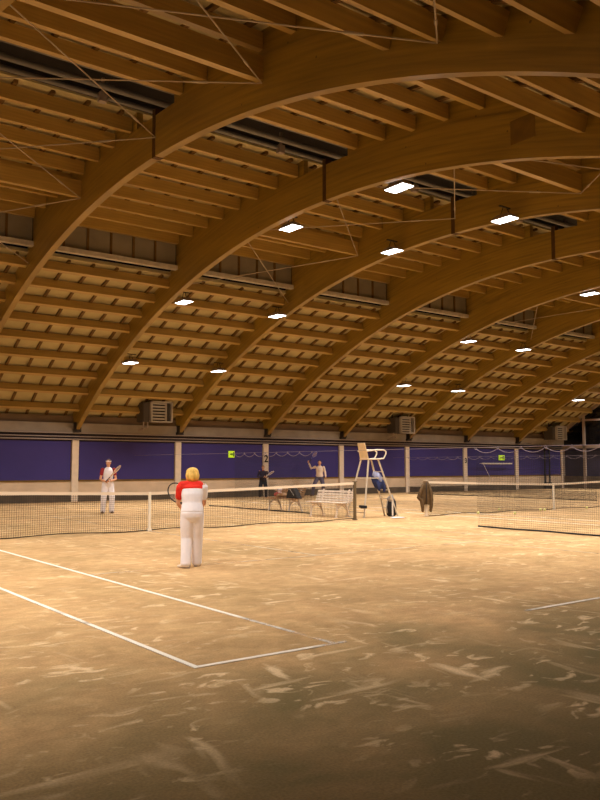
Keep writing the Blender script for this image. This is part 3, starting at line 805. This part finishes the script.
# jacket hung on the chair's front steps
t = empty('blue_jacket', (13.42, 12.62, .13), 0, 'blue and pale jacket slung over the steps of the umpire chair', 'jacket')
b = MB()
b.limb([(-.16, .05, 1.28), (-.06, 0, 1.14), (.06, -.03, .98), (.10, -.03, .86)], [(.14, .10), (.21, .14), (.23, .15), (.16, .10)])
b.limb([(.12, -.14, 1.1), (.22, -.16, .9), (.2, -.16, .74)], [.07, .07, .055]); b.limb([(-.14, -.12, 1.1), (-.10, -.16, .92), (-.04, -.16, .78)], [.07, .07, .05])
b.build('jacket_body', M['bluebag'], t, remesh=.02, smooth_it=4); t.scale = (.8, .8, .86)
b = MB(); b.limb([(-.17, .02, 1.36), (-.02, -.04, 1.27), (.14, -.08, 1.12)], [(.12, .07), (.17, .09), (.12, .07)]); b.limb([(-.05, -.1, 1.25), (.06, -.14, 1.1)], [.09, .06]); b.build('jacket_lining', M['palebag'], t, remesh=.02, smooth_it=4)
# black bag
t = empty('racket_bag', (13.90, 12.52, 0), -.64, 'black upright bag with a white stripe on the floor by the umpire chair', 'bag')
b = MB(); b.limb([(0, 0, .06), (0, 0, .25), (0, 0, .45), (-.01, 0, .54)], [(.15, .11), (.155, .12), (.14, .11), (.09, .07)]); b.build('bag_body', M['black'], t, smooth=True)
b = MB(); b.box((.0, -.135, .03), (.045, -.115, .46)); b.build('white_stripe', M['white'], t)
b = MB(); b.limb([(-.03, -.03, .50), (0, -.03, .58), (.02, -.02, .64)], [(.13, .11), (.09, .08), (.03, .03)]); b.tube([(-.12, -.1, .5), (-.16, -.12, .3), (-.13, -.12, .1)], .015, 6); b.build('top_flap', M['greyfab'], t, smooth=True)
b = MB(); b.limb([(-.28, .05, .020), (-.05, .0, .022), (.22, -.02, .016)], [(.12, .020), (.15, .022), (.11, .016)], (0, 1, 0), 12); o = b.build('towel', M['wcloth'], smooth=True); o.location = (13.55, 11.85, 0); o.scale = (.8, .8, .8); tag(o, 'white towel lying flat on the floor right of the black bag', 'towel')
# jacket on the next court's post
t = empty('brown_jacket', (14.75, 11.885, -.05), -.62, 'dark brown jacket hanging over the net post of the right-hand court', 'jacket'); t.scale = (.70, .9, 1)
b = MB()
for k, (z, rx, ry) in enumerate(()): pass
rg = [(1.13, .02, .03), (1.11, .10, .08), (1.02, .16, .11), (.88, .20, .125), (.70, .235, .13), (.52, .25, .13), (.40, .24, .12)]
n = 28; vs = []
for z, rx, ry in rg:
    for k in range(n):
        a = 2*PI*k/n; f = 1+.09*math.sin(5*a+z*3)+.05*math.sin(9*a)
        vs.append((rx*f*math.cos(a)+.0, ry*f*math.sin(a), z+(.03*math.sin(3*a) if z < .5 else 0)))
fs = [(i*n+k, i*n+(k+1) % n, (i+1)*n+(k+1) % n, (i+1)*n+k) for i in range(len(rg)-1) for k in range(n)]+[tuple(range(n))]
b._add(vs, fs)
b.build('jacket_body', M['jacket'], t, smooth=True)
b = MB(); b.limb([(-.12, -.05, 1.0), (-.25, -.07, .78), (-.34, -.06, .62), (-.22, -.08, .55), (-.17, -.07, .34), (-.165, -.07, .22)], [.07, .085, .08, .085, .075, .065]); b.build('sleeve', M['jacket'], t, smooth=True)
b = MB(); b.limb([(.12, -.05, 1.0), (.2, -.07, .78), (.23, -.07, .55), (.20, -.07, .34), (.18, -.07, .22)], [.06, .085, .085, .075, .065]); b.build('sleeve', M['jacket'], t, smooth=True)
b = MB(); b.tube([(.0, -.11, 1.08), (-.01, -.145, .86), (-.02, -.16, .6), (-.02, -.16, .42)], .022, 8); b.build('zip_opening', M['jacket_in'], t, smooth=True)
# loose balls
for x, y, lab in ((20.0, 11.60, 'tennis ball nearest the centre strap of the right-hand net'), (20.12, 11.52, 'tennis ball touching another left of the right-hand centre strap'), (16.92, 11.7, 'tennis ball at the left part of the right-hand net'),
                  (19.1, 12.64, 'tennis ball just beyond the right-hand net'), (17.68, 10.86, 'tennis ball lying short of the right-hand net'), (22.4, 11.4, 'tennis ball at the right edge by the right-hand net')):
    b = MB(); b.ball((0, 0, .045), .045, nu=12, nv=8); o = b.build('tennis_ball', M['ball'], smooth=True); o.location = (x, y, 0); tag(o, lab, 'ball')

# ------------------------------------------------------------------ rackets
def racket(name, butt, tip, normal, fm, label, handle=True):
    # butt -> tip along the racket, length .69; normal = string face normal
    butt, tip = Vector(butt), Vector(tip); d = (tip-butt).normalized(); n = Vector(normal); n = (n-d*n.dot(d)).normalized(); s = d.cross(n)
    t = empty(name, butt, 0, label, 'racket')
    P = lambda u, v, w=0: d*u+s*v+n*w
    cx, a, c = .52, .17, .13
    b = MB(); b.tube([P(cx+a*math.cos(2*PI*k/28), c*math.sin(2*PI*k/28)) for k in range(28)], .011, 6, closed=True)
    b.tube([P(.20, 0), P(.27, .025), P(.36, .055), P(.395, .085)], .010, 6); b.tube([P(.20, 0), P(.27, -.025), P(.36, -.055), P(.395, -.085)], .010, 6)
    b.build('frame', fm, t, smooth=True)
    b = MB()
    for k in range(-7, 8):
        v = k*.0165; h = a*math.sqrt(max(0, 1-(v/c)**2)); b.tube([P(cx-h, v), P(cx+h, v)], .0012, 4)
    for k in range(-9, 10):
        u = k*.0175; h = c*math.sqrt(max(0, 1-(u/a)**2)); b.tube([P(cx+u, -h), P(cx+u, h)], .0012, 4)
    b.build('strings', M['string'], t)
    b = MB(); b.tube([P(0, 0), P(.02, 0), P(.21, 0)], [.019, .016, .015], 8); b.build('grip', M['black'], t, smooth=True)
    return t

# ------------------------------------------------------------------ people
def person(label, loc, rz, s, pose, cl, vox=.011):
    V = Vector
    P = dict(pelvis=V((0, 0, .95)), lean=.06, feet=((-.10, 0, .0), (.10, 0, .0)), toe=(.15, -.15), elbows=None, hands=None, handdir=None, headturn=0, headtilt=0, bend=.03, girth=1.0, fing=1.0, kneeout=1.0)
    P.update(pose); g = P['girth']
    pel = V(P['pelvis']); ln = P['lean']
    up = V((0, math.sin(ln), math.cos(ln))); fw = V((0, math.cos(ln), -math.sin(ln))); rt = V((1, 0, 0))
    hips = [pel+rt*(-.085)+V((0, 0, -.03)), pel+rt*.085+V((0, 0, -.03))]
    waist = pel+up*.14; chest = pel+up*.33; shc = pel+up*.49; neck = pel+up*.535
    sh = [shc-rt*.175*g, shc+rt*.175*g]
    hd = V((P['headturn'], math.cos(ln*.5)*1, 0)).normalized(); htilt = P['headtilt']
    head = neck+up*.08+V((0, .02, .075))
    hf = (hd+V((0, 0, -htilt))).normalized(); hr = hd.cross(V((0, 0, 1))).normalized(); hu = hr.cross(hf).normalized()
    HR = Matrix((hr, hf, hu)).transposed()
    ank = []; kn = []; toes = []
    for i in (0, 1):
        f = V(P['feet'][i]); a = f+V((0, 0, .09)); ank.append(a)
        m = hips[i].lerp(a, .5); half = (hips[i]-a).length/2; ll = .435
        off = math.sqrt(max(0, ll*ll-half*half)); ax = V((math.sin(P['toe'][i]*P['kneeout'])*-1, math.cos(P['toe'][i]*P['kneeout']), .1)).normalized()
        kn.append(m+ax*max(off, .02))
        toes.append(V((-math.sin(P['toe'][i]), math.cos(P['toe'][i]), 0)))
    b = MB()
    # torso
    b.limb([pel-up*.08, pel, waist, chest, pel+up*.45, shc+up*.02], [(.15*g, .11*g), (.165*g, .125*g), (.135*g, .105*g), (.155*g, .12*g), (.155*g, .10*g), (.09, .07)], rt, 18)
    b.limb([shc, neck, neck+up*.09+V((0, .015, 0))], [.062, .052, .055], rt)
    # head: skull, jaw, nose, ears
    b.ball(head, .075, .093, .108, 18, 14, rot=HR)
    b.ball(head+hf*.022-hu*.055, .052, .062, .06, rot=HR)
    b.limb([head+hf*.088+hu*.015, head+hf*.102-hu*.02], [.008, .014], hr)
    for q in (-1, 1): b.ball(head+hr*q*.076-hu*.005-hf*.005, .012, .02, .032, rot=HR)
    for i in (0, 1):
        b.limb([hips[i]+V((0, 0, .03)), hips[i].lerp(kn[i], .35), kn[i], kn[i].lerp(ank[i], .35), ank[i]], [.085*g, .082*g, .057, .056, .038], rt)
        b.limb([ank[i]-V((0, 0, .04))-toes[i]*.03, ank[i]-V((0, 0, .055))+toes[i]*.07, ank[i]-V((0, 0, .065))+toes[i]*.15], [(.035, .035), (.04, .03), (.03, .018)], rt)
        e = V(P['elbows'][i]); h = V(P['hands'][i]); dd = V(P['handdir'][i]).normalized()
        b.limb([sh[i], sh[i].lerp(e, .4), e, e.lerp(h, .3), h], [.056*g, .046*g, .038, .038, .026], rt)
        # hand: palm, four fingers curled round a grip, thumb from the side
        inn = V(P['palm'][i]) if 'palm' in P else V((-1 if i else 1, 0, -.2)); inn = (inn-dd*inn.dot(dd)).normalized(); w = dd.cross(inn)
        b.limb([h, h+dd*.035, h+dd*.075], [(.030, .020), (.040, .019), (.038, .016)], w)
        for k in range(4):
            o0 = h+dd*.075+w*(-.029+.0193*k); L_ = (.034, .039, .037, .029)[k]; cu = P['fing']
            p1 = o0+(dd*.8+inn*.6*cu).normalized()*L_; p2 = p1+(dd*.05+inn*cu+dd*(1-cu)).normalized()*L_*.75; p3 = p2+(-dd*.6*cu+inn*.6+dd*(1-cu)).normalized()*L_*.6
            b.limb([o0-dd*.015, o0, p1, p2, p3], [.0105, .0105, .0095, .009, .008], w, 8)
        o0 = h+dd*.025+w*(-.036); p1 = o0+(dd*.5-w*.5+inn*.5).normalized()*.036; p2 = p1+(dd*.6+inn*.7).normalized()*.03
        b.limb([h+dd*.02-w*.02, o0, p1, p2], [.013, .013, .0115, .0095], inn, 8)
    body = b.build('person', M['skin'], remesh=vox*.85, smooth_it=3)
    body.location = loc; body.rotation_euler = (0, 0, rz); body.scale = (s, s, s); tag(body, label, 'person')
    def add(mb, name, m, rem=vox, it=4, lab=None):
        o = mb.build(name, m, body, remesh=rem, smooth_it=it) if rem else mb.build(name, m, body, smooth=True)
        if lab: o['label'] = lab
        return o
    # trousers
    b = MB(); k_ = cl.get('leg', 1.0)
    b.limb([pel-up*.09, pel-up*.02, pel+up*.06, pel+up*.11], [(.165*g, .128*g), (.182*g, .145*g), (.168*g, .135*g), (.158*g, .125*g)], rt, 20)
    for i in (0, 1):
        lo = ank[i]-V((0, 0, .03))
        ra = cl.get('ankle', .082*k_)
        b.limb([hips[i]+V((0, 0, .02)), hips[i].lerp(kn[i], .4), kn[i], kn[i].lerp(lo, .5), lo], [.108*g, .100*g*math.sqrt(k_), .092*k_, (.086*k_+ra)/2, ra], rt)
    add(b, 'trousers', cl['trousers'])
    # shirt
    b = MB()
    b.limb([pel+up*.02, pel+up*.10, waist+up*.04, chest, pel+up*.45, shc+up*.025], [(.180*g, .150*g), (.170*g, .140*g), (.155*g, .128*g), (.172*g, .140*g), (.168*g, .115*g), (.10, .075)], rt, 20)
    sl = cl['sleeve']
    def sleeve(bb, i, r=0):
        e = V(P['elbows'][i]); h = V(P['hands'][i])
        if sl <= 1: bb.limb([sh[i]-V((0, 0, .01)), sh[i].lerp(e, .4*sl), sh[i].lerp(e, sl)], [.068*g+r, .068*g+r, .062+r], rt)
        else: bb.limb([sh[i]-V((0, 0, .01)), sh[i].lerp(e, .4), e, e.lerp(h, .5), e.lerp(h, .93)], [.062*g+r, .06*g+r, .053+r, .047+r, .038+r], rt)
    red = cl.get('redsleeves', ())
    for i in (0, 1):
        if i not in red: sleeve(b, i)
    add(b, 'shirt', cl['shirt'])
    for i in red:
        b = MB(); sleeve(b, i, .002); add(b, 'sleeve', cl['accent'])
    if cl.get('yoke'):
        b = MB(); b.limb([pel+up*.44, pel+up*.47, shc+up*.030], [(.180*g, .124*g), (.178*g, .120*g), (.105, .082)], rt, 20)
        b.limb([sh[0]-V((0, 0, .005)), shc+up*.02, sh[1].lerp(shc, .25)+up*.012], [.076*g, .085, .066*g], fw)
        b.limb([shc+up*.02, neck+up*.035], [.075, .066], rt); add(b, 'yoke', cl['accent'])
    if cl.get('collar'):
        b = MB(); b.limb([shc+up*.03, neck+up*.02], [.07, .062], rt); add(b, 'collar', cl['accent'])
    # shoes
    for i in (0, 1):
        b = MB(); a = ank[i]; T = toes[i]; sd = T.cross(V((0, 0, 1)))
        b.limb([a-V((0, 0, .045))-T*.055, a-V((0, 0, .04))+T*.0, a-V((0, 0, .055))+T*.09, a-V((0, 0, .065))+T*.17], [(.036, .04), (.045, .045), (.046, .032), (.034, .02)], sd)
        sh_o = add(b, 'shoe', cl['shoe'], None)
        b = MB(); b.loft([(a-V((0, 0, .088))-T*.02+T*.05, .046, .135, sd, T), (a-V((0, 0, .070))-T*.02+T*.05, .046, .135, sd, T)], 16)
        q = b.build('sole', M['sole'], sh_o)
    # hair
    b = MB(); hs = cl.get('hairstyle', 'short')
    b.ball(head+hu*.022-hf*.018, .084, .094, .102, 18, 12, rot=HR)
    if hs == 'bob':
        b.ball(head-hf*.035-hu*.02, .128, .10, .122, rot=HR); b.ball(head-hf*.02+hu*.045, .118, .105, .088, rot=HR)
        for q in (-1, 1): b.ball(head+hr*q*.075-hf*.02-hu*.035, .045, .06, .09, rot=HR)
        b.ball(head-hf*.10+hu*.045, .035, .028, .032, rot=HR)
    # cut a face opening by pushing the front back
    nb = []
    for p in b.v:
        q = Vector(p)-head; fx = q.dot(hf); ux = q.dot(hu)
        if fx > .03 and ux < .055: q = q-hf*(fx-.03)
        nb.append(tuple(head+q))
    b.v = nb
    add(b, 'hair', cl['hair'], .009, 2)
    # face
    for q in (-1, 1):
        b = MB(); b.ball(head+hf*.079+hr*q*.030+hu*.012, .012, .008, .007, 10, 8, rot=HR); add(b, 'eye', M['eye'], None)
    b = MB(); b.ball(head+hf*.079-hu*.058, .022, .008, .007, 10, 8, rot=HR); add(b, 'mouth', M['lip'], None)
    if cl.get('headband'):
        b = MB(); b.tube([head+hu*.05+hr*(.087*math.cos(a*PI/10))+hf*(-.012+.098*math.sin(a*PI/10)) for a in range(20)], .010, 6, closed=True); add(b, 'headband', cl['headband'], None)
    return body, body
def wpt(body_loc, rz, s, p):
    return Matrix.Translation(Vector(body_loc)) @ Matrix.Rotation(rz, 4, 'Z') @ Matrix.Scale(s, 4) @ Vector(p)

# blonde woman, seen from behind
loc, rz, s = (2.955, 5.345, 0), -.46, .845
hl, hrr = (-.15, .34, 1.00), (.03, .33, .92)
person('blonde woman seen from behind, white trousers, white shirt with red shoulders', loc, rz, s,
    dict(pelvis=(0, -.03, .972), lean=.13, feet=((-.11, -.08, 0), (.10, .16, 0)), toe=(.8, -.35), kneeout=-.15, elbows=((-.25, .13, 1.14), (.225, .15, 1.13)), hands=(hl, hrr),
         handdir=((.35, .8, .3), (-.6, .7, .2)), palm=((1, -.3, .1), (-.5, -.6, .2)), headtilt=.12, headturn=-.08, girth=1.16),
    dict(trousers=M['wcloth'], shirt=M['wcloth'], accent=M['red'], sleeve=.68, redsleeves=(0,), yoke=True, ankle=.092, shoe=M['shoe'], hair=M['hair_blonde'], hairstyle='bob', leg=1.2), .010)
racket('tennis_racket', wpt(loc, rz, s, (.12, .36, .84)), wpt(loc, rz, s, (-.27, .48, 1.34)), (-.55, -.83, .05), M['rframe'], 'tennis racket held up by the blonde woman seen from behind')
# far woman facing the camera
loc, rz, s = (7.66, 19.3, 0), 2.80, .985
person('woman facing the camera beyond the net, white clothes with dark red sleeves', loc, rz, s,
    dict(pelvis=(0, 0, .972), lean=.03, feet=((-.13, .02, 0), (.15, .0, 0)), toe=(.25, -.25), elbows=((-.25, .05, 1.12), (.25, .03, 1.12)), hands=((-.06, .30, 1.06), (.10, .27, 1.05)),
         handdir=((.1, .6, .5), (-.8, .5, .1)), palm=((1, -.3, .1), (-.3, -.9, .1)), headturn=.35, headtilt=.05, girth=1.0),
    dict(trousers=M['wcloth'], shirt=M['wcloth'], accent=M['dred'], sleeve=.55, redsleeves=(0, 1), shoe=M['browsh'], hair=M['hair_brown'], hairstyle='short', headband=M['wcloth'], leg=1.05), .011)
racket('tennis_racket', wpt(loc, rz, s, (.10, .34, 1.04)), wpt(loc, rz, s, (-.36, .40, 1.56)), (.75, -.45, .66), M['rgold'], 'tennis racket held up across the chest by the woman facing the camera')
# player under the numeral
loc, rz, s = (19.25, 27.3, 0), 2.55, .90
person('player in dark clothes standing under the numeral 2, leaning forward with a racket', loc, rz, s,
    dict(pelvis=(0, -.06, .93), lean=.20, feet=((-.17, .02, 0), (.17, -.02, 0)), toe=(.2, -.2), elbows=((-.30, .12, 1.12), (.30, .10, 1.12)), hands=((-.03, .38, 1.08), (-.10, .38, 1.10)),
         handdir=((-.5, .7, .3), (-.8, .5, .2)), palm=((.5, -.6, .2), (-.3, -.9, .1)), headtilt=.25, girth=1.08),
    dict(trousers=M['blackcloth'], shirt=M['navy'], accent=M['dred'], sleeve=1.5, collar=True, shoe=M['blackcloth'], hair=M['hair_sandy'], hairstyle='short', leg=1.1), .012)
racket('tennis_racket', wpt(loc, rz, s, (.06, .40, 1.0)), wpt(loc, rz, s, (-.58, .48, 1.42)), (.55, -.35, .83), M['rwhite'], 'white tennis racket held by the player under the numeral 2')
# man in pale shirt
loc, rz, s = (22.68, 27.15, 0), 2.45, 1.07
hh = (.52, .10, 1.58)
person('man in pale shirt and grey trousers swinging a racket by the blue wall', loc, rz, s,
    dict(pelvis=(0, 0, .90), lean=.04, feet=((-.16, .0, 0), (.34, .08, 0)), toe=(.3, -.5), elbows=((-.27, .03, 1.13), (.40, .04, 1.30)), hands=((-.30, .10, .90), hh),
         handdir=((-.1, .3, -1), (.2, .1, 1)), palm=((1, .2, 0), (-.2, 1, 0)), headturn=.1, girth=1.05, fing=.8),
    dict(trousers=M['grey_trousers'], shirt=M['cream'], accent=M['cream'], sleeve=1.5, shoe=M['browsh'], hair=M['hair_dark'], hairstyle='short', leg=1.0), .012)
racket('tennis_racket', wpt(loc, rz, s, (.52, .12, 1.60)), wpt(loc, rz, s, (.12, .14, 2.12)), (.2, -1, .1), M['rblue'], 'blue tennis racket raised by the man in the pale shirt')

# ------------------------------------------------------------------ world and view
w = bpy.data.worlds.new('night'); bpy.context.scene.world = w; w.use_nodes = True
w.node_tree.nodes['Background'].inputs[0].default_value = (.01, .01, .015, 1); w.node_tree.nodes['Background'].inputs[1].default_value = .1
vs_ = bpy.context.scene.view_settings
vs_.view_transform = 'Standard'; vs_.look = 'None'; vs_.gamma = 1; vs_.use_curve_mapping = False; vs_.exposure = 0.0
